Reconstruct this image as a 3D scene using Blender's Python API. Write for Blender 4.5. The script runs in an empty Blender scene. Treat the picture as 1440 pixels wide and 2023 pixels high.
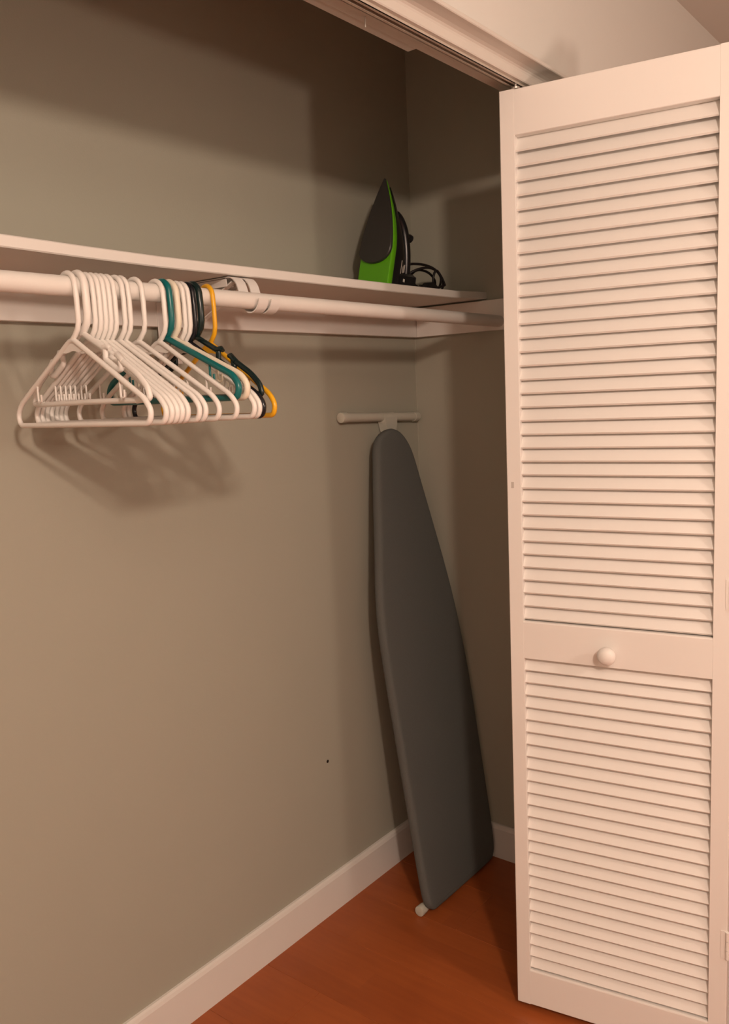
import bpy, bmesh, math, random
from mathutils import Vector, Matrix
from math import sin, cos, pi, radians, atan2, sqrt

random.seed(4)
SC = bpy.context.scene
COL = SC.collection

# ------------------------------------------------------------------ camera
# world frame: closet's rear right corner is x=0,y=0; rear wall along x, right wall along y, z up (metres)
YAW, PITCH, ROLL = 0.8987, -0.1385, -0.0444
CAM = Vector((-2.1565, -1.4926, 1.4342))
F = Vector((sin(YAW)*cos(PITCH), cos(YAW)*cos(PITCH), sin(PITCH)))
R0 = Vector((cos(YAW), -sin(YAW), 0)); U0 = R0.cross(F)
R = R0*cos(ROLL) + U0*sin(ROLL); U = -R0*sin(ROLL) + U0*cos(ROLL)
cam = bpy.data.cameras.new('camera')
cam.sensor_fit = 'VERTICAL'; cam.sensor_height = 36.0
cam.lens = 1681.36/2023*36.0
cam.clip_start = 0.02
camo = bpy.data.objects.new('camera', cam); COL.objects.link(camo)
camo.matrix_world = Matrix(((R.x, U.x, -F.x, CAM.x), (R.y, U.y, -F.y, CAM.y), (R.z, U.z, -F.z, CAM.z), (0, 0, 0, 1)))
SC.camera = camo

# ------------------------------------------------------------------ world, lights, exposure
w = bpy.data.worlds.new('world'); SC.world = w; w.use_nodes = True
w.node_tree.nodes['Background'].inputs[0].default_value = (1, .7, .5, 1)
w.node_tree.nodes['Background'].inputs[1].default_value = 0.01
def lamp(name, loc, watts, rad, col):
    l = bpy.data.lights.new(name, 'POINT'); l.energy = watts; l.shadow_soft_size = rad; l.color = col
    o = bpy.data.objects.new(name, l); COL.objects.link(o); o.location = loc; return o
WARM = (1.0, 0.765, 0.62)
lamp('ceiling_lamp_light', (-2.47, -2.33, 2.15), 107, 0.07, WARM)
lamp('bedside_lamp_light', (-.87, -2.20, 1.59), 22, 0.06, WARM)
SC.view_settings.view_transform = 'Standard'
SC.view_settings.look = 'None'
SC.view_settings.gamma = 1.0
SC.view_settings.use_curve_mapping = False
SC.view_settings.exposure = 0.0

# ------------------------------------------------------------------ materials
def mat(name, col, rough=.5, spec=.5, noise=0, nscale=20, bump=0, bscale=200, coat=0):
    m = bpy.data.materials.new(name); m.use_nodes = True
    nt = m.node_tree; b = nt.nodes['Principled BSDF']
    b.inputs['Base Color'].default_value = (*col, 1); b.inputs['Roughness'].default_value = rough
    b.inputs['Specular IOR Level'].default_value = spec
    if coat: b.inputs['Coat Weight'].default_value = coat
    geo = nt.nodes.new('ShaderNodeNewGeometry')
    if noise:
        n = nt.nodes.new('ShaderNodeTexNoise'); n.inputs['Scale'].default_value = nscale; n.inputs['Detail'].default_value = 4
        nt.links.new(geo.outputs['Position'], n.inputs['Vector'])
        mx = nt.nodes.new('ShaderNodeMix'); mx.data_type = 'RGBA'
        mx.inputs[6].default_value = (*[c*(1-noise) for c in col], 1); mx.inputs[7].default_value = (*[min(1, c*(1+noise)) for c in col], 1)
        nt.links.new(n.outputs['Fac'], mx.inputs[0]); nt.links.new(mx.outputs[2], b.inputs['Base Color'])
    if bump:
        n = nt.nodes.new('ShaderNodeTexNoise'); n.inputs['Scale'].default_value = bscale; n.inputs['Detail'].default_value = 3
        nt.links.new(geo.outputs['Position'], n.inputs['Vector'])
        bp = nt.nodes.new('ShaderNodeBump'); bp.inputs['Strength'].default_value = bump; bp.inputs['Distance'].default_value = .002
        nt.links.new(n.outputs['Fac'], bp.inputs['Height']); nt.links.new(bp.outputs[0], b.inputs['Normal'])
    return m

M_WALL = mat('greige_wall_paint', (.385, .382, .315), .7, .25, .02, 6, .12, 260)
M_ROOM = mat('room_wall_paint', (.70, .69, .65), .8, .2, .015, 5, .1, 260)
M_CEIL = mat('ceiling_paint', (.70, .67, .62), .9, .1)
M_TRIM = mat('white_trim_paint', (.74, .72, .68), .42, .4, .02, 12, .06, 90)
M_DOOR = mat('white_door_paint', (.80, .78, .745), .45, .4, .012, 9, .05, 120)
M_SHELF = mat('white_shelf_paint', (.76, .74, .70), .5, .35, .025, 14, .1, 60)
M_STEEL = mat('white_enamelled_steel', (.76, .74, .71), .4, .4, .02, 40)
M_HWHITE = mat('white_hanger_plastic', (.80, .78, .74), .35, .45)
M_HCREAM = mat('cream_hanger_plastic', (.80, .74, .60), .35, .45)
M_TEAL = mat('teal_hanger_plastic', (.004, .135, .135), .28, .5)
M_NAVY = mat('navy_hanger_plastic', (.008, .009, .013), .25, .5)
M_GREEN = mat('dark_green_hanger_plastic', (.007, .020, .020), .25, .5)
M_YELLOW = mat('yellow_hanger_plastic', (.80, .42, .015), .32, .5)
M_COVER = mat('grey_ironing_cover_cloth', (.118, .126, .120), .85, .15, .10, 350, .25, 900)
M_PLASTIC = mat('off_white_plastic', (.52, .52, .45), .4, .4)
M_TUBE = mat('grey_steel_tube', (.45, .45, .44), .4, .5)
M_SOLE = mat('dark_soleplate_coating', (.036, .034, .032), .42, .4, .05, 60)
M_LIME = mat('lime_green_plastic', (.11, .43, .007), .35, .45)
M_BLACK = mat('black_plastic', (.010, .010, .012), .3, .5)
M_CORD = mat('black_cord_rubber', (.012, .010, .010), .5, .4)
M_PRINT = mat('pale_printed_marking', (.50, .48, .44), .6, .2)
M_TRACK = mat('painted_track_metal', (.50, .45, .38), .45, .4, .05, 30)
M_PIN = mat('pin_metal', (.55, .52, .48), .35, .5)
M_PIN.node_tree.nodes['Principled BSDF'].inputs['Metallic'].default_value = .7
M_CASING = mat('darker_casing_paint', (.64, .61, .56), .45, .35, .04, 14, .06, 90)  # casing base colour set darker than the other white trim
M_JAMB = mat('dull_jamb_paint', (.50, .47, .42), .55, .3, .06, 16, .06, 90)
M_HOLE = mat('dark_hole', (.02, .015, .012), .9, .1)
M_SMUDGE = mat('grey_smudge', (.52, .49, .45), .7, .2)

def floor_material():
    m = bpy.data.materials.new('red_brown_laminate'); m.use_nodes = True
    nt = m.node_tree; b = nt.nodes['Principled BSDF']; L = nt.links.new
    def math_(op, a, b_=None):
        n = nt.nodes.new('ShaderNodeMath'); n.operation = op
        for i, v in enumerate((a, b_)):
            if v is None: continue
            if isinstance(v, (int, float)): n.inputs[i].default_value = v
            else: L(v, n.inputs[i])
        return n.outputs[0]
    geo = nt.nodes.new('ShaderNodeNewGeometry'); sep = nt.nodes.new('ShaderNodeSeparateXYZ'); L(geo.outputs['Position'], sep.inputs[0])
    strip = math_('FLOOR', math_('DIVIDE', sep.outputs[0], .065))
    wn = nt.nodes.new('ShaderNodeTexWhiteNoise'); wn.noise_dimensions = '1D'; L(strip, wn.inputs['W'])
    piece = math_('FLOOR', math_('ADD', math_('DIVIDE', sep.outputs[1], .46), math_('MULTIPLY', wn.outputs['Value'], 7.0)))
    cmb = nt.nodes.new('ShaderNodeCombineXYZ'); L(strip, cmb.inputs[0]); L(piece, cmb.inputs[1])
    w2 = nt.nodes.new('ShaderNodeTexWhiteNoise'); w2.noise_dimensions = '2D'; L(cmb.outputs[0], w2.inputs['Vector'])
    mp = nt.nodes.new('ShaderNodeMapping'); mp.inputs['Scale'].default_value = (70, 6, 1); L(geo.outputs['Position'], mp.inputs['Vector'])
    gr = nt.nodes.new('ShaderNodeTexNoise'); gr.inputs['Scale'].default_value = 1; gr.inputs['Detail'].default_value = 5; L(mp.outputs[0], gr.inputs['Vector'])
    bl = nt.nodes.new('ShaderNodeTexNoise'); bl.inputs['Scale'].default_value = 9; bl.inputs['Detail'].default_value = 2; L(geo.outputs['Position'], bl.inputs['Vector'])
    v = math_('ADD', math_('MULTIPLY', w2.outputs['Value'], .26), math_('ADD', math_('MULTIPLY', gr.outputs['Fac'], .5), math_('MULTIPLY', bl.outputs['Fac'], .3)))
    rp = nt.nodes.new('ShaderNodeValToRGB')
    rp.color_ramp.elements[0].position = .12; rp.color_ramp.elements[0].color = (.27, .062, .016, 1)
    rp.color_ramp.elements[1].position = 1.0; rp.color_ramp.elements[1].color = (.44, .115, .028, 1)
    L(v, rp.inputs[0]); L(rp.outputs[0], b.inputs['Base Color'])
    b.inputs['Roughness'].default_value = .38; b.inputs['Specular IOR Level'].default_value = .4
    return m
M_FLOOR = floor_material()

# ------------------------------------------------------------------ helpers
def obj(name, bm, m, parent=None, smooth=False, sharp=None):
    bmesh.ops.recalc_face_normals(bm, faces=bm.faces[:])
    me = bpy.data.meshes.new(name); bm.to_mesh(me); bm.free()
    if m: me.materials.append(m)
    if smooth:
        for p in me.polygons: p.use_smooth = True
        if sharp is not None: me.set_sharp_from_angle(angle=radians(sharp))
    o = bpy.data.objects.new(name, me); COL.objects.link(o)
    if parent is not None: o.parent = parent
    return o
def clone(src, name, parent, loc=None):
    o = src.copy(); o.name = name; COL.objects.link(o); o.parent = parent
    if loc is not None: o.location = loc
    return o
def empty(name, loc=(0, 0, 0), rz=0):
    o = bpy.data.objects.new(name, None); COL.objects.link(o)
    o.location = loc; o.rotation_euler = (0, 0, rz); o.empty_display_size = .05
    return o
def tag(o, label, cat, group=None, kind=None):
    o['label'] = label; o['category'] = cat
    if group: o['group'] = group
    if kind: o['kind'] = kind
    return o
def box(bm, a, b, bev=0):
    x0, y0, z0 = [min(p, q) for p, q in zip(a, b)]; x1, y1, z1 = [max(p, q) for p, q in zip(a, b)]
    vs = [bm.verts.new(p) for p in ((x0,y0,z0),(x1,y0,z0),(x1,y1,z0),(x0,y1,z0),(x0,y0,z1),(x1,y0,z1),(x1,y1,z1),(x0,y1,z1))]
    fs = [bm.faces.new([vs[i] for i in f]) for f in ((0,3,2,1),(4,5,6,7),(0,1,5,4),(1,2,6,5),(2,3,7,6),(3,0,4,7))]
    if bev:
        es = list({e for f in fs for e in f.edges})
        bmesh.ops.bevel(bm, geom=es, offset=bev, segments=2, profile=.5, affect='EDGES')
    return bm
def bx(a, b, bev=0): return box(bmesh.new(), a, b, bev)
def catmull(pts, n=6, closed=False):
    P = [Vector(p) for p in pts]; out = []; N = len(P); segs = N if closed else N-1
    for i in range(segs):
        if closed: p0, p1, p2, p3 = P[(i-1)%N], P[i], P[(i+1)%N], P[(i+2)%N]
        else: p0, p1, p2, p3 = P[max(i-1,0)], P[i], P[i+1], P[min(i+2,N-1)]
        for k in range(n):
            t = k/n
            out.append(.5*((2*p1)+(p2-p0)*t+(2*p0-5*p1+4*p2-p3)*t*t+(3*p1-p0-3*p2+p3)*t**3))
    if not closed: out.append(P[-1])
    return out
def rounded(pts, rad, n=5, closed=False):
    """polyline with its corners rounded; rad is one number or one per point"""
    P = [Vector(p) for p in pts]; N = len(P); out = []
    for i in range(N):
        r = rad[i] if isinstance(rad, (list, tuple)) else rad
        if (not closed and i in (0, N-1)) or r <= 0: out.append(P[i]); continue
        a, b, c = P[(i-1)%N], P[i], P[(i+1)%N]
        d1, d2 = (a-b), (c-b); l = min(r, d1.length*.48, d2.length*.48)
        s, e = b+d1.normalized()*l, b+d2.normalized()*l
        for k in range(n+1):
            t = k/n; out.append(s*(1-t)**2+b*2*t*(1-t)+e*t*t)
    return out
def tube(bm, pts, r, seg=8, closed=False, flat=None):
    """sweep a round (or, with flat=(a,b), an elliptic) section along pts"""
    P = [Vector(p) for p in pts]; N = len(P); rings = []; nrm = None
    for i in range(N):
        t = (P[(i+1)%N]-P[(i-1)%N]) if closed else (P[min(i+1,N-1)]-P[max(i-1,0)])
        t.normalize()
        if nrm is None:
            nrm = t.cross(Vector((0,1,0)) if abs(t.y) < .9 else Vector((1,0,0))).normalized()
        nrm = (nrm-t*nrm.dot(t)).normalized(); bi = t.cross(nrm)
        rr = r[i] if isinstance(r, (list, tuple)) else r
        ra, rb = flat if flat else (rr, rr)
        rings.append([bm.verts.new(P[i]+nrm*cos(2*pi*k/seg)*ra+bi*sin(2*pi*k/seg)*rb) for k in range(seg)])
    for i in range(N if closed else N-1):
        a, b = rings[i], rings[(i+1)%N]
        for k in range(seg): bm.faces.new((a[k], a[(k+1)%seg], b[(k+1)%seg], b[k]))
    if not closed:
        bm.faces.new(rings[0][::-1]); bm.faces.new(rings[-1])
    return bm
def prism(bm, poly, fn0, fn1):
    a = [bm.verts.new(fn0(p)) for p in poly]; b = [bm.verts.new(fn1(p)) for p in poly]; n = len(poly)
    bm.faces.new(a[::-1]); bm.faces.new(b)
    for i in range(n): bm.faces.new((a[i], a[(i+1)%n], b[(i+1)%n], b[i]))
    return bm
def loft(bm, rings):
    V = [[bm.verts.new(p) for p in r] for r in rings]; n = len(V[0])
    for a, b in zip(V, V[1:]):
        for k in range(n): bm.faces.new((a[k], a[(k+1)%n], b[(k+1)%n], b[k]))
    bm.faces.new(V[0][::-1]); bm.faces.new(V[-1])
    return bm
def lathe(bm, prof, origin, axis, seg=20):
    """prof: (distance along axis, radius)"""
    ax = Vector(axis).normalized(); s = ax.cross(Vector((0,0,1)) if abs(ax.z) < .9 else Vector((1,0,0))).normalized(); t = ax.cross(s); o = Vector(origin)
    return loft(bm, [[o+ax*h+s*cos(2*pi*k/seg)*r+t*sin(2*pi*k/seg)*r for k in range(seg)] for h, r in prof])

# ------------------------------------------------------------------ the setting
CEIL = 2.48; YF = -.64; YB = -.583        # room face and closet face of the closet's front wall
XL = -2.6; XO = -.325; ZO = 2.040         # closet's left wall, right side of the opening, underside of the head
RX0, RX1, RY = -3.9, 1.55, -4.3
def struct(name, bm, m, label, cat): return tag(obj(name, bm, m), label, cat, kind='structure')
struct('wall_rear', bx((XL-.1, 0, 0), (.1, .1, CEIL)), M_WALL, 'grey-beige painted rear wall of the closet behind the hangers', 'wall')
wr = bpy.data.objects['wall_rear']
hole = bmesh.new(); lathe(hole, [(0, .0042), (.0008, .0042), (.0009, .003)], (-.4931, -.0002, .4341), (0, -1, 0), 14)
obj('screw_hole', hole, M_HOLE, wr)['label'] = 'small dark screw hole low in the rear wall'
struct('wall_right', bx((0, YB, 0), (.1, 0, CEIL)), M_WALL, 'shaded grey-beige right side wall of the closet', 'wall')
struct('wall_left', bx((XL-.1, YB, 0), (XL, 0, CEIL)), M_WALL, 'grey-beige left side wall of the closet, outside the picture', 'wall')
bm = bmesh.new()
box(bm, (XL, YF, ZO+.012), (XO, YB, CEIL)); box(bm, (XO, YF, 0), (RX1, YB, CEIL)); box(bm, (RX0, YF, 0), (XL, YB, CEIL))
struct('wall_front', bm, M_ROOM, 'pale wall above and beside the closet opening, seen over the door', 'wall')
struct('wall_room_right', bx((RX1, RY, 0), (RX1+.1, YB, CEIL)), M_ROOM, 'pale right wall of the bedroom, outside the picture', 'wall')
struct('wall_room_left', bx((RX0-.1, RY, 0), (RX0, YB, CEIL)), M_ROOM, 'pale left wall of the bedroom, outside the picture', 'wall')
struct('wall_room_rear', bx((RX0-.1, RY-.1, 0), (RX1+.1, RY, CEIL)), M_ROOM, 'pale bedroom wall behind the camera', 'wall')
struct('ceiling', bx((RX0-.1, RY-.1, CEIL), (RX1+.1, .1, CEIL+.1)), M_CEIL, 'plain ceiling seen in the top right corner above the door', 'ceiling')

# floor: planks where the photo can see them, the rest joined
fl = struct('floor', bx((RX0-.1, RY-.1, -.10), (RX1+.1, .1, -.012)), M_FLOOR, 'red-brown wood-look laminate floor', 'floor')
PW, PLn = .195, 1.29
def plank_bm(x0, x1, y0, y1):
    b = bmesh.new(); e = .0006; g = .00025
    x0 += g; x1 -= g; y0 += g; y1 -= g
    lo = [(x0,y0,-.012),(x1,y0,-.012),(x1,y1,-.012),(x0,y1,-.012)]
    mi = [(x,y,-e) for x,y,_ in lo]
    to = [(x0+e,y0+e,0),(x1-e,y0+e,0),(x1-e,y1-e,0),(x0+e,y1-e,0)]
    return loft(b, [lo, mi, to])
rest = bmesh.new(); i0 = int(RX0/PW)-1; i1 = int(RX1/PW)+2
for i in range(i0, i1):
    x0, x1 = i*PW, (i+1)*PW
    off = (i*.37 % 1)*PLn; y1 = .0+.0; ys = [0.0]; y = -off if off > .15 else -off-.3
    while y > RY: ys.append(y); y -= PLn
    ys.append(RY)
    for ya, yb in zip(ys, ys[1:]):
        near = x1 > -1.95 and x0 < .0 and ya > -1.35
        if near:
            pb = plank_bm(x0, min(x1, 0.0) if x1 > 0 and ya > YB and x0 < 0 else x1, yb, ya); obj('plank', pb, M_FLOOR, fl)
        else:
            t = plank_bm(x0, x1, yb, ya); me = bpy.data.meshes.new('t'); t.to_mesh(me); t.free(); rest.from_mesh(me); bpy.data.meshes.remove(me)
rs = obj('outer_planks', rest, M_FLOOR, fl); rs['kind'] = 'stuff'

# baseboards
def base_profile(t=.013, h=.105):
    return [(0, 0), (t+.0015, 0), (t+.0005, h*.5), (t, h-.012), (t-.003, h-.004), (t-.007, h), (0, h)]
bm = bmesh.new(); prism(bm, base_profile(), lambda p: (XL, -p[0], p[1]), lambda p: (0, -p[0], p[1]))
struct('baseboard_rear', bm, M_TRIM, 'white baseboard along the foot of the rear wall', 'baseboard')
bm = bmesh.new(); prism(bm, base_profile(), lambda p: (-p[0], YB, p[1]), lambda p: (-p[0], -.016, p[1]))
struct('baseboard_right', bm, M_TRIM, 'short shaded white baseboard on the right side wall behind the ironing board', 'baseboard')
bm = bmesh.new(); prism(bm, base_profile(), lambda p: (XO+.06, YF-p[0], p[1]), lambda p: (RX1, YF-p[0], p[1]))
struct('baseboard_front', bm, M_TRIM, 'white baseboard on the bedroom side of the closet wall, behind the door', 'baseboard')
# corner caulk bead
struct('trim_3', tube(bmesh.new(), [(-.0008, -.0008, .105), (-.0008, -.0008, 1.59)], .0016, 6), M_WALL, 'thin caulk bead up the rear right closet corner', 'trim')

# head casing (profile: distance out from wall, height above ZO) and side casing
cas = [(0, -.004), (.009, -.004), (.0105, -.002), (.0105, .0120), (.0118, .0155), (.0150, .0182), (.0220, .0203), (.0340, .0218), (.0430, .0222), (.0445, .0235), (.0445, .0290), (.0430, .0305), (0, .0340)]
bm = bmesh.new(); prism(bm, cas, lambda p: (XL-.05, YF-p[0], ZO+p[1]), lambda p: (XO+p[1]-.002, YF-p[0], ZO+p[1]))
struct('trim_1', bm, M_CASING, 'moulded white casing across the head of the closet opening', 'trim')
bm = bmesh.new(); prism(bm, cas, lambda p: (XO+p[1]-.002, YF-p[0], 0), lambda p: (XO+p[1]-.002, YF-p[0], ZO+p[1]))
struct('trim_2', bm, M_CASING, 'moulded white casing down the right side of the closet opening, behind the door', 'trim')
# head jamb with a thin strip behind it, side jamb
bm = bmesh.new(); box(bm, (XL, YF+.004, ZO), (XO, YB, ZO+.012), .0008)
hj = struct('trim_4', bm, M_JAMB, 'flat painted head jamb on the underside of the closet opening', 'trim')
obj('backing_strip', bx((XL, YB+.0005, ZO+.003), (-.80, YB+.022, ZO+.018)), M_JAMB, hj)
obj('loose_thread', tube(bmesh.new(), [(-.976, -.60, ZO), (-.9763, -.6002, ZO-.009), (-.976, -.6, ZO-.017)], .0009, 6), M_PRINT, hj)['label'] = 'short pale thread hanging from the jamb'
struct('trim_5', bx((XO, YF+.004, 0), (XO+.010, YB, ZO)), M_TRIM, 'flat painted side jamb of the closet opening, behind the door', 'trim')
# bifold track under the head jamb
tk = empty('door_track', (-1.45, -.632, ZO)); tag(tk, 'slim painted metal track for the folding door under the opening head', 'track')
bm = bmesh.new()
for a, b in (((-1.14, -.010, -.0012), (1.075, .010, 0)), ((-1.14, -.010, -.010), (1.075, -.0088, -.0012)), ((-1.14, .0088, -.010), (1.075, .010, -.0012)), ((-1.14, -.010, -.010), (1.075, -.004, -.0088)), ((-1.14, .004, -.010), (1.075, .010, -.0088))): box(bm, a, b)
obj('rail', bm, M_TRACK, tk)

# ------------------------------------------------------------------ folding louvred door
DX, DY, DZ, DA = -.5542, -.6088, .02, radians(9.78)
LW, LH, LT = .447, 2.0, .032
door = tag(empty('door_1', (DX, DY, DZ), 0), 'white folding louvred closet door standing open at the right', 'door', kind='structure')
def leaf_matrix(flip):
    # local: X along the leaf (track edge to hinge edge), Y into the thickness away from the seen face, Z up
    if not flip:
        return Matrix.Rotation(DA-pi/2, 4, 'Z')
    m = Matrix.Rotation(-DA-pi/2+radians(0.0), 4, 'Z')
    # second leaf: from the pivot at the jamb to the hinge
    off = Vector((-.3645-DX, 0.0, 0))
    return Matrix.Translation(off) @ m
S0, S1 = .0307, .4125            # stiles' inner edges
Zs = dict(bot=.0860, mid0=.8275, mid1=.9112, top=1.912)
PITCHS = .02841
def slat_mesh():
    bm = bmesh.new(); lo, up = .0042, .0285; h = .0385; t = .0050
    # section (depth behind face, height): front-lower nose, rises backwards
    d = Vector((up-lo, h)).normalized(); n = Vector((d.y, -d.x))
    sec = [Vector((lo+.0006, .0012)), Vector((lo+.0016, .0)), Vector((lo, 0))+n*t*.8, Vector((lo, 0))+n*t+d*.002, Vector((up, h))+n*t, Vector((up, h))]
    sec = [s for s in sec if True]
    for s in sec: s.x = min(s.x, LT-.0015)
    prism(bm, sec, lambda p: (S0, p.x, p.y), lambda p: (S1, p.x, p.y))
    bmesh.ops.recalc_face_normals(bm, faces=bm.faces[:])
    me = bpy.data.meshes.new('slat'); bm.to_mesh(me); bm.free(); me.materials.append(M_DOOR); return me
SLAT = slat_mesh()
def cut_bar(a, b, bev=.0012): return bx(a, b, bev)
for flip in (False, True):
    MX = leaf_matrix(flip)
    def part(name, bm, m=M_DOOR, smooth=False):
        o = obj(name, bm, m, door, smooth, 40 if smooth else None); o.matrix_local = MX; return o
    part('stile', prism(bmesh.new(), [(0, .0015), (.0015, 0), (S0-.0004, 0), (S0, .0004), (S0, LT), (.0015, LT), (0, LT-.0015)], lambda p: (p[0], p[1], 0), lambda p: (p[0], p[1], LH)))
    part('stile', prism(bmesh.new(), [(S1, .0004), (S1+.0004, 0), (LW-.0015, 0), (LW, .0015), (LW, LT-.0015), (LW-.0015, LT), (S1, LT)], lambda p: (p[0], p[1], 0), lambda p: (p[0], p[1], LH)))
    for z0, z1 in ((0, Zs['bot']), (Zs['mid0'], Zs['mid1']), (Zs['top'], LH)):
        c = .0030
        part('rail', prism(bmesh.new(), [(.0002, z0+.0012), (.0014, z0), (LT-.0002, z0), (LT-.0002, z1), (.0002+c, z1), (.0010, z1-c*.3), (.0002, z1-c)], lambda p: (S0, p[0], p[1]), lambda p: (S1, p[0], p[1])))
    # groove shoulder strips that close the panel's back edge keep slats seated in the stiles
    for zf, n, ztop in ((1.9025-DZ, 35, Zs['top']), (.8205-DZ, 26, Zs['mid0'])):
        for k in range(n):
            o = bpy.data.objects.new('slat', SLAT); COL.objects.link(o); o.parent = door
            z = zf-k*PITCHS*(1.0 if n == 35 else .9985)
            o.matrix_local = MX @ Matrix.Translation((0, 0, z))
            if k == 0:      # topmost slat tucks under the rail: shortened copy
                o.matrix_local = MX @ Matrix.Translation((0, 0, z)) @ Matrix.Diagonal((1, .78, min(1, (ztop-z)/.0385), 1))
    if not flip:
        kb = bmesh.new()
        lathe(kb, [(0, .0085), (.004, .0085), (.010, .0075), (.013, .0095), (.016, .0150), (.021, .0185), (.026, .0190), (.031, .0170), (.035, .0120), (.0370, .0060), (.0375, .0005)], (.2129, 0, .8798-DZ), (0, -1, 0), 28)
        k = part('knob', kb, M_DOOR, True); k['label'] = 'round white knob'
        pb = tube(bmesh.new(), [(.033, .006, LH-.002), (.033, .006, LH+.018)], .0022, 10); tube(pb, [(.033, .006, LH), (.033, .006, LH+.003)], .009, 14)
        part('track_pin', pb, M_PIN)['label'] = 'small metal guide pin'
        sm = bx((.0095, -.0002, 1.2253-DZ-.0045), (.0155, .0002, 1.2253-DZ+.0085)); part('smudge', sm, M_SMUDGE)['label'] = 'small grey smudge'
        for zh in (.27, 1.0, 1.73):
            hb = bmesh.new()
            for a, b in ((-.030, -.011), (-.010, .009), (.010, .029)):
                tube(hb, [(LW+.0005, -.001, zh+a), (LW+.0005, -.001, zh+b)], .0042, 12)
            box(hb, (LW-.012, -.0010, zh-.030), (LW, .0002, zh+.030))
            part('hinge', hb, M_DOOR)['label'] = 'painted butt hinge'

# ------------------------------------------------------------------ shelf, cleats, rod, brackets
YS, TS = -.253, .0195
def shelf_z(x):
    pts = [(-2.6, 1.680), (-1.45, 1.6765), (-1.2, 1.6715), (-.9, 1.672), (-.4, 1.6735), (-.16, 1.6755), (0, 1.682)]
    for (a, za), (b, zb) in zip(pts, pts[1:]):
        if a <= x <= b: return za+(zb-za)*(x-a)/(b-a)
    return 1.68
xs = [-2.598, -2.2, -1.8, -1.45, -1.3, -1.15, -1.0, -.85, -.7, -.55, -.4, -.28, -.16, -.08, -.002]
bm = bmesh.new(); e = .002
secs = []
for x in xs:
    z = shelf_z(x)
    secs.append([(x, YS+e, z), (x, YS, z+e), (x, YS, z+TS-e), (x, YS+e, z+TS), (x, -.002, z+TS), (x, -.002, z)])
loft(bm, secs)
tag(obj('closet_shelf', bm, M_SHELF), 'long white painted shelf board above the hanging rod', 'shelf')
bm = bmesh.new(); secs = []
for x in xs:
    z = shelf_z(x)-.005
    secs.append([(x, -.001, 1.5925), (x, -.0195, 1.5925), (x, -.0205, 1.5935), (x, -.0205, z), (x, -.001, z)])
loft(bm, secs)
tag(obj('shelf_cleat', bm, M_SHELF), 'white support board on the rear wall under the shelf', 'cleat')
bm = bx((-.0205, YB+.02, 1.5925), (-.001, -.022, 1.6765), .001)
tag(obj('shelf_cleat', bm, M_SHELF), 'white support board on the right side wall carrying the rod end', 'cleat')
YR, ZR, RR = -.300, 1.617, .0158
bm = tube(bmesh.new(), [(x, YR, ZR+.002-.003*abs(x+1.3)/1.3) for x in (-2.598, -2.0, -1.5, -1.2, -.9, -.5, -.2, -.021)], RR, 24)
tag(obj('closet_rod', bm, M_SHELF, smooth=True, sharp=50), 'white painted hanging rod under the shelf', 'rod')

def strap(bm, path, x, wdt, t):
    """flat strip: path in (y,z), width along x"""
    P = [Vector((0, a, b)) for a, b in path]; rings = []
    for i, p in enumerate(P):
        tg = (P[min(i+1, len(P)-1)]-P[max(i-1, 0)]).normalized(); n = Vector((0, -tg.z, tg.y))*t/2
        rings.append([p+n+Vector((x-wdt/2, 0, 0)), p+n+Vector((x+wdt/2, 0, 0)), p-n+Vector((x+wdt/2, 0, 0)), p-n+Vector((x-wdt/2, 0, 0))])
    return loft(bm, rings)
def bracket(x, label):
    t = tag(empty('shelf_bracket', (x, -.021, 1.665)), label, 'bracket', 'shelf and rod brackets')
    o = Vector((x, -.021, 1.665))
    def L(path): return [(a-o.y, b-o.z) for a, b in path]
    top = 1.6685
    bm = strap(bmesh.new(), L([(-.022, top), (-.235, top)]), 0, .020, .003); box(bm, (-.010, -.214, -.013), (-.0075, -.001, .003)); box(bm, (.0075, -.214, -.013), (.010, -.001, .003))
    obj('arm', bm, M_STEEL, t)
    hk = catmull([(0, a, b) for a, b in L([(-.235, 1.669), (-.252, 1.667), (-.264, 1.656), (-.2705, 1.640), (-.2755, 1.622), (-.281, 1.607), (-.291, 1.5985), (-.303, 1.5965), (-.3145, 1.6015), (-.3215, 1.611), (-.3245, 1.621)])], 4)
    obj('rod_hook', strap(bmesh.new(), [(p.y, p.z) for p in hk], 0, .025, .0022), M_STEEL, t)
    obj('wall_plate', bx((-.013, -.0022, -.150), (.013, .0, .004), .0008), M_STEEL, t)
    obj('brace', strap(bmesh.new(), L([(-.245, 1.660), (-.12, 1.602), (-.0235, 1.530)]), 0, .012, .0022), M_STEEL, t)
    return t
bracket(-.967, 'white steel bracket hooked round the rod, the nearer to the hangers of the two')
bracket(-.934, 'white steel bracket hooked round the rod, the farther from the hangers of the two')

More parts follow.
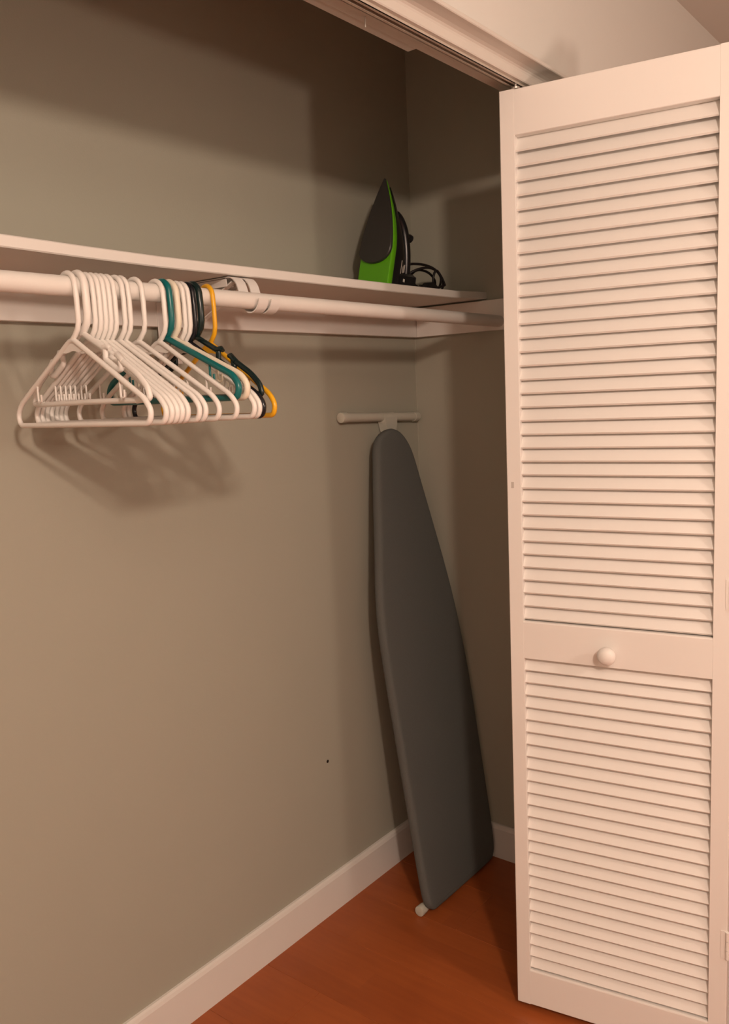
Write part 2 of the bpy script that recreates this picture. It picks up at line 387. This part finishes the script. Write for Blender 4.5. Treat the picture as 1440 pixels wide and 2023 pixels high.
# ------------------------------------------------------------------ hangers
# local frame: X towards the room (hanger's width), Y along the rod, Z up, origin at the rod's centre
HC = (0, 0, RR+.0042-.0208)           # centre of the hook's arc
def hook_path(neck_z, hr=.0208):
    pts = [(HC[0]+hr*cos(a), 0, HC[2]+hr*sin(a)) for a in [radians(q) for q in range(205, -1, -15)]]
    s = hr
    pts += [(s+.0015, 0, HC[2]-.018), (s+.0015, 0, neck_z+.026)]
    pts += [(s-.002, 0, neck_z+.014), (s*.45, 0, neck_z+.004), (.001, 0, neck_z-.002)]
    return pts
def jhook(bm, s, z, drop=.030, r=.0017, sg=1):
    tube(bm, rounded([(s, 0, z), (s, 0, z-drop), (s+sg*.0095, 0, z-drop), (s+sg*.0095, 0, z-drop+.012)], .006, 4), r, 6)
def frame_tubular(hw, nz, zb, r, seg=8, arm_end=.036):
    pts = [(0, 0, nz), (hw-.014, 0, zb+arm_end), (hw, 0, zb+.018), (hw-.006, 0, zb), (-hw+.006, 0, zb), (-hw, 0, zb+.018), (-hw+.014, 0, zb+arm_end)]
    return tube(bmesh.new(), rounded(pts, [.012, .020, .012, .010, .010, .012, .020], 5, True), r, seg, True)
HANGERS = {}
def build_hanger(kind, m):
    """returns list of (part name, mesh)"""
    if (kind, m.name) in HANGERS: return HANGERS[(kind, m.name)]
    parts = []
    def keep(name, bm):
        bmesh.ops.recalc_face_normals(bm, faces=bm.faces[:])
        me = bpy.data.meshes.new(name); bm.to_mesh(me); bm.free(); me.materials.append(m)
        for p in me.polygons: p.use_smooth = True
        me.set_sharp_from_angle(angle=radians(60)); parts.append((name, me))
    if kind == 'tubular':
        nz, zb, r, hw = -.080, -.2140, .0044, .190
        keep('hook', tube(bmesh.new(), hook_path(nz, .0204), .0043, 8))
        keep('frame', frame_tubular(hw, nz, zb, r))
        for s in (-.118, .118):
            b = bmesh.new(); jhook(b, s, nz+(zb+.036-nz)*abs(s)/(hw-.014)); keep('strap_hook', b)
        b = bmesh.new(); prism(b, [(0, nz+.002), (.030, nz-.021), (.018, nz-.022), (0, nz-.019), (-.018, nz-.022), (-.030, nz-.021)], lambda p: (p[0], -.0012, p[1]), lambda p: (p[0], .0012, p[1])); keep('neck_web', b)
    elif kind == 'thick':               # stouter plastic with strap hooks and a higher bar
        nz, zb, r, hw = -.074, -.182, .0055, .186
        keep('hook', tube(bmesh.new(), hook_path(nz), .0055, 8))
        keep('frame', frame_tubular(hw, nz, zb, r))
        for s in (-.115, .115):
            b = bmesh.new(); jhook(b, s, nz+(zb+.036-nz)*abs(s)/(hw-.014), .032, .002); keep('strap_hook', b)
    elif kind == 'notched':
        nz, zb, hw = -.070, -.180, .176
        keep('hook', tube(bmesh.new(), hook_path(nz, .021), .0062, 8))
        def side(q):
            # shoulder: dips into a strap notch, steps back up, runs to a rounded end and under to the bar
            P = [(0, nz), (.052, nz-.024), (.066, nz-.030), (.064, nz-.046), (.096, nz-.063), (.108, nz-.062), (.104, nz-.047), (.150, nz-.073), (.172, nz-.092), (hw, nz-.108), (.166, zb+.002), (.140, zb)]
            return [(q*a, 0, b) for a, b in P]
        b = bmesh.new()
        for q in (1, -1): tube(b, rounded(side(q), [0, .004, .004, .004, .004, .004, .004, .010, .012, .010, .010, 0], 4), .005, 8, flat=(.0054, .0042))
        keep('shoulders', b)
        keep('trouser_bar', tube(bmesh.new(), [(.142, 0, zb), (0, 0, zb+.001), (-.142, 0, zb)], .0045, 8))
        for q in (1, -1):
            b = bmesh.new(); tube(b, [(q*.060, 0, nz-.028), (q*.074, 0, nz-.027), (q*.079, 0, nz-.031)], [.005, .005, .0035], 8); tube(b, [(q*.112, 0, nz-.051), (q*.098, 0, nz-.040), (q*.093, 0, nz-.041)], [.005, .005, .0035], 8); keep('notch_barb', b)
    HANGERS[(kind, m.name)] = parts
    return parts
def rod_z(x): return ZR+.002-.003*abs(x+1.3)/1.3
def hanger(kind, m, x, yaw, label, group=None, roll=0):
    t = tag(empty('clothes_hanger', (x, YR, rod_z(x)), -pi/2+radians(yaw)), label, 'hanger', group or 'plastic clothes hangers on the rod')
    t.rotation_euler[0] = radians(roll)
    for name, me in build_hanger(kind, m):
        o = bpy.data.objects.new(name, me); COL.objects.link(o); o.parent = t
    return t
W = M_HWHITE
HL = [
 ('tubular', W, -1.3711, -1.3775, 'white tubular plastic hanger, leftmost on the rod, nearest the left edge'),
 ('notched', W, -1.3535, -1.3670, 'white hanger with notched shoulders and round ends, second from the left end'),
 ('tubular', W, -1.3400, -1.3495, 'white tubular hanger, third from the left, just behind the white notched hanger'),
 ('tubular', W, -1.3300, -1.3390, 'white tubular hanger, fourth from the left in the packed bunch'),
 ('tubular', W, -1.3205, -1.3292, 'white tubular hanger, fifth from the left in the packed bunch'),
 ('tubular', W, -1.3110, -1.3194, 'white tubular hanger, sixth from the left in the packed bunch'),
 ('tubular', W, -1.3010, -1.3086, 'white tubular hanger, right-hand end of the packed bunch of seven'),
 ('tubular', W, -1.2851, -1.2860, 'white tubular hanger, left one of the close pair right of the packed bunch'),
 ('tubular', W, -1.2743, -1.2736, 'white tubular hanger, right one of the close pair right of the packed bunch'),
 ('tubular', W, -1.2464, -1.2460, 'white tubular hanger whose hook stands alone between the close pair and the teal hanger'),
 ('tubular', W, -1.2030, -1.2083, 'white tubular hanger touching the left side of the teal hanger'),
 ('thick', M_TEAL, -1.1890, -1.1978, 'teal green plastic hanger between white ones'),
 ('thick', M_HCREAM, -1.1742, -1.1792, 'cream plastic hanger just right of the teal one'),
 ('tubular', W, -1.1590, -1.1692, 'white tubular hanger just right of the cream one'),
 ('tubular', W, -1.1480, -1.1573, 'white tubular hanger touching the left side of the navy black one'),
 ('tubular', M_NAVY, -1.1365, -1.1481, 'thin navy black tubular hanger left of the dark green notched one'),
 ('notched', M_GREEN, -1.1220, -1.1376, 'dark green hanger with notched shoulders left of the yellow one'),
 ('tubular', M_YELLOW, -1.0880, -1.1203, 'yellow plastic hanger, rightmost on the rod'),
]
for kind, m, x, near, lab in HL:       # near: where the hanger's room-side end stands along the rod
    hw = {'tubular': .192, 'thick': .191, 'notched': .180}[kind]
    hanger(kind, m, x, math.degrees(math.asin((near-x)/hw)), lab)

# ------------------------------------------------------------------ ironing board leaning in the corner
P0 = Vector((0, -.060, 1.34)); P1 = Vector((0, -.255, .04)); AX = (P1-P0).normalized(); NB = Vector((0, -AX.z, AX.y)); NB = NB if NB.y > 0 else -NB
board = tag(empty('ironing_board', (-.2, -.24, 0)), 'grey cloth covered ironing board leaning upright in the closet corner', 'ironing board')
BO = Vector((-.2, -.24, 0))
def onb(x, s, d=0): return Vector((x, 0, 0))+P0+AX*s+NB*d-BO
Lft = [(-.227, .009), (-.268, .026), (-.290, .055), (-.302, .100), (-.321, .180), (-.352, .320), (-.379, .440), (-.394, .540), (-.398, .680), (-.397, .900), (-.395, 1.10), (-.393, 1.26), (-.388, 1.312), (-.372, 1.335)]
Rgt = [(-.345, 1.340), (-.200, 1.341), (-.070, 1.340), (-.044, 1.330), (-.030, 1.300), (-.024, 1.22), (-.021, 1.05), (-.019, .85), (-.021, .72), (-.032, .58), (-.048, .46), (-.078, .309), (-.108, .170), (-.124, .095), (-.140, .055), (-.165, .025), (-.195, .009)]
outl = catmull([(a, b, 0) for a, b in Lft+Rgt], 3, True)
def inset(pl_, q):
    out = []; n = len(pl_)
    for i in range(n):
        t = (pl_[(i+1)%n]-pl_[(i-1)%n]).normalized(); out.append(pl_[i]+Vector((t.y, -t.x, 0))*q*-1)
    return out
c0 = sum((p for p in outl), Vector())/len(outl)
sgn = 1 if (inset(outl, .01)[5]-c0).length < (outl[5]-c0).length else -1
rings = []
for q, d in ((.020, .0275), (.004, .0265), (0, .021), (0, .010), (.0025, .004), (.006, .0012), (.010, .0002), (.016, -.0005)):
    rings.append([onb(p.x, p.y, d) for p in inset(outl, q*sgn)])
cov = obj('cover', loft(bmesh.new(), rings), M_COVER, board, True)
# folded legs behind it
XB = -.178
def bar(y, z, x0, x1, nm, tilt=0):
    b = tube(bmesh.new(), [Vector((x0, y, z-tilt))-BO, Vector((x1, y, z+tilt))-BO], .0125, 18); o = obj(nm, b, M_PLASTIC, board, True, 50)
    for xx, sg in ((x0, -1), (x1, 1)):
        c = lathe(bmesh.new(), [(0, .0140), (.020, .0146), (.0225, .0138), (.0235, .011)], Vector((xx-sg*.018, y, z+sg*tilt))-BO, (sg, 0, 0), 18); k = obj('end_cap', c, M_PLASTIC, o, True, 40); 
    return o
bar(-.0165, 1.365, -.382, -.030, 'top_foot_bar', -.0065)
bar(-.222, .0150, -.392, -.033, 'bottom_foot_bar')
# T fitting at the top: collar and tapering neck
tf = bmesh.new(); tube(tf, [Vector((XB-.027, -.0165, 1.362))-BO, Vector((XB+.029, -.0165, 1.362))-BO], .0150, 18)
o1 = [Vector((XB+a*.028, -.0175+b*.0145, 1.360))-BO for a, b in ((-1,-1),(1,-1),(1,1),(-1,1))]; o2 = [Vector((XB+.001+a*.026, -.018+b*.0145, 1.345))-BO for a, b in ((-1,-1),(1,-1),(1,1),(-1,1))]; o3 = [Vector((XB+.002+a*.019, -.0185+b*.013, 1.318))-BO for a, b in ((-1,-1),(1,-1),(1,1),(-1,1))]
loft(tf, [o1, o2, o3])
obj('tee_fitting', tf, M_PLASTIC, board, True, 40)
for xx, s0, s1 in ((XB, .03, 1.300), (XB-.05, .16, 1.27), (XB+.05, .16, 1.27)):
    d0, d1 = .0395, .0395
    b = tube(bmesh.new(), [onb(xx, s0, d0), onb(xx, s1, d1)], .0085, 10); obj('leg', b, M_TUBE, board, True, 50)
b = tube(bmesh.new(), [Vector((XB, -.218, .03))-BO, Vector((XB, -.2135, .06))-BO], .0085, 10); obj('leg_socket', b, M_PLASTIC, board, True, 50)

# ------------------------------------------------------------------ steam iron on its heel on the shelf
IX, IY = -.402, -.150; IZ = shelf_z(-.33)+TS+.0015; LEAN = radians(14)
iron = tag(empty('steam_iron', (IX, IY, IZ), radians(-9)), 'black and lime green steam iron standing on its heel on the shelf', 'iron')
def il(wd, h, d):     # across (towards the room positive), up the sole, into the body -> parent space
    return Vector((h*sin(LEAN)+d*cos(LEAN), -wd, h*cos(LEAN)-d*sin(LEAN)))
def hmin(d): return d*math.tan(LEAN)
def half_w(h, top=.283, wm=.0585, foot=.085):
    # half width of the sole outline at height h (pointed tip, widest low down)
    t = max(0, min(1, (top-h)/(top-foot)))
    return wm*(1-(1-t)**1.75)
def outline_iron(d, h0, h1, wm, n=14):
    """closed ring of a pointed-arch outline between heights h0 and h1 at depth d"""
    L_, R_ = [], []
    for k in range(n+1):
        h = h0+(h1-h0)*(k/n)**.85
        ww = wm if h <= h0+(h1-h0)*.36 else wm*(1-((h-(h0+(h1-h0)*.36))/((h1-h0)*.64))**1.75)
        L_.append((-ww, h)); R_.append((ww, h))
    return [il(a, b, d) for a, b in L_]+[il(a, b, d) for a, b in R_[-2::-1]]
# sole plate: pointed above, a curved lower edge
sp = []
nn = 18
for k in range(nn+1):
    h = .098+(.283-.098)*k/nn; sp.append((-half_w(h), h))
for k in range(nn-1, -1, -1):
    h = .098+(.283-.098)*k/nn; sp.append((half_w(h), h))
for k in range(1, 12):
    a = pi*k/12; sp.append((.0578*cos(a), .098-.034*sin(a)-.004*cos(a)*sin(a)))
bm = bmesh.new(); loft(bm, [[il(a*.97, .16+(b-.16)*.985, -.0075) for a, b in sp], [il(a, b, -.005) for a, b in sp], [il(a, b, .0) for a, b in sp]])
obj('soleplate', bm, M_SOLE, iron, True, 30)
bm = bmesh.new(); loft(bm, [outline_iron(d, hmin(d), h1, wm, 22) for d, h1, wm in ((.0005, .278, .0555), (.003, .281, .0570), (.010, .274, .0565), (.0165, .262, .0550), (.018, .258, .0540))])
obj('skirt', bm, M_LIME, iron, True, 40)['label'] = 'lime green plastic skirt and heel'
bm = bmesh.new(); loft(bm, [outline_iron(d, hmin(d)+q, h1, wm, 16) for d, h1, wm, q in ((.0175, .270, .0535, .0), (.026, .262, .0530, .0), (.036, .246, .0515, .0), (.050, .220, .048, .0), (.062, .192, .042, .002), (.071, .176, .034, .004), (.077, .158, .022, .012))])
obj('body', bm, M_BLACK, iron, True, 40)['label'] = 'glossy black upper body'
bm = bmesh.new(); hp = catmull([il(0, .206, .046), il(0, .198, .062), il(0, .174, .082), il(0, .128, .099), il(0, .075, .108), il(0, .047, .106), il(0, .035, .085)], 5)
tube(bm, hp, .014, 12, flat=(.0125, .0165)); obj('handle', bm, M_BLACK, iron, True, 50)
bm = bmesh.new(); box(bm, tuple(il(-.040, hmin(.06)+.0005, .04)), tuple(il(.040, .048, .108)));
for v in bm.verts: pass
bm.free(); bm = bmesh.new()
hb = []
for d, wv in ((.040, .050), (.075, .047), (.112, .040), (.120, .034)):
    z0 = hmin(d); hb.append([il(-wv, z0, d), il(wv, z0, d), il(wv, z0+.030, d), il(wv*.6, z0+.040, d), il(-wv*.6, z0+.040, d), il(-wv, z0+.030, d)])
loft(bm, hb); obj('heel_rest', bm, M_BLACK, iron)
lev = lathe(bmesh.new(), [(0, .0085), (.018, .0105), (.024, .0100), (.026, .007)], il(0, .166, .090), il(0, .02, 1.0)-il(0, 0, 0), 16)
obj('steam_knob', lev, M_BLACK, iron, True, 40)
mk = bmesh.new()
for k, (h0, h1, d) in enumerate(((.052, .082, .052), (.056, .076, .058), (.058, .070, .0635))):
    box(mk, (0, 0, 0), (.0001, .0001, .0001)); 
mk.free()
mk = bmesh.new()
def side_strip(bm, h0, h1, d0, d1, wv=.0505):
    vs = [il(wv, h0, d0), il(wv, h1, d0), il(wv, h1, d1), il(wv, h0, d1)]; v2 = [p+Vector((0, -.0006, 0)) for p in vs]; loft(bm, [vs, v2])
for k, (h0, h1, d0) in enumerate(((.046, .080, .0445), (.050, .066, .0500), (.050, .070, .0530), (.052, .072, .0560), (.030, .038, .060))): side_strip(mk, h0, h1, d0, d0+(.0015 if k < 4 else .006), .0512 if k < 4 else .0482)
obj('rating_print', mk, M_PRINT, iron)['label'] = 'small pale printed markings'
# cord: leaves the heel, coils on the shelf
_yr = radians(9)
def wp(x, y, z):
    a, b = x-IX, y-IY
    return (a*cos(_yr)-b*sin(_yr), a*sin(_yr)+b*cos(_yr), z-IZ)
cz = shelf_z(-.1)+TS
cp = [wp(-.268, -.150, 1.760), wp(-.235, -.160, 1.769), wp(-.17, -.160, 1.772), wp(-.105, -.150, 1.766), wp(-.070, -.145, 1.748), wp(-.072, -.14, 1.722), wp(-.105, -.138, cz+.006), wp(-.150, -.135, cz+.012), wp(-.200, -.130, 1.735), wp(-.165, -.128, 1.762), wp(-.105, -.125, 1.762), wp(-.066, -.122, 1.742), wp(-.075, -.120, 1.714), wp(-.125, -.118, cz+.006), wp(-.190, -.120, cz+.022), wp(-.215, -.140, 1.748), wp(-.175, -.165, 1.764), wp(-.128, -.170, 1.758), wp(-.092, -.166, 1.735), wp(-.088, -.158, 1.712), wp(-.130, -.165, cz+.006), wp(-.150, -.172, 1.735), wp(-.140, -.176, 1.758), wp(-.118, -.178, 1.742), wp(-.098, -.176, 1.722)]
obj('cord', tube(bmesh.new(), catmull(cp, 6), .0034, 8), M_CORD, iron, True)
pg = tube(bmesh.new(), [wp(-.185, -.168, cz+.016), wp(-.150, -.170, cz+.018), wp(-.135, -.172, cz+.014)], [.010, .0115, .006], 10); tube(pg, [wp(-.135, -.172, cz+.014), wp(-.098, -.176, 1.722)], .0034, 8)
for q in (-.005, .005): box(pg, wp(-.201, -.168+q-.0008, cz+.014), wp(-.184, -.168+q+.0008, cz+.020))
obj('plug', pg, M_CORD, iron, True, 40)
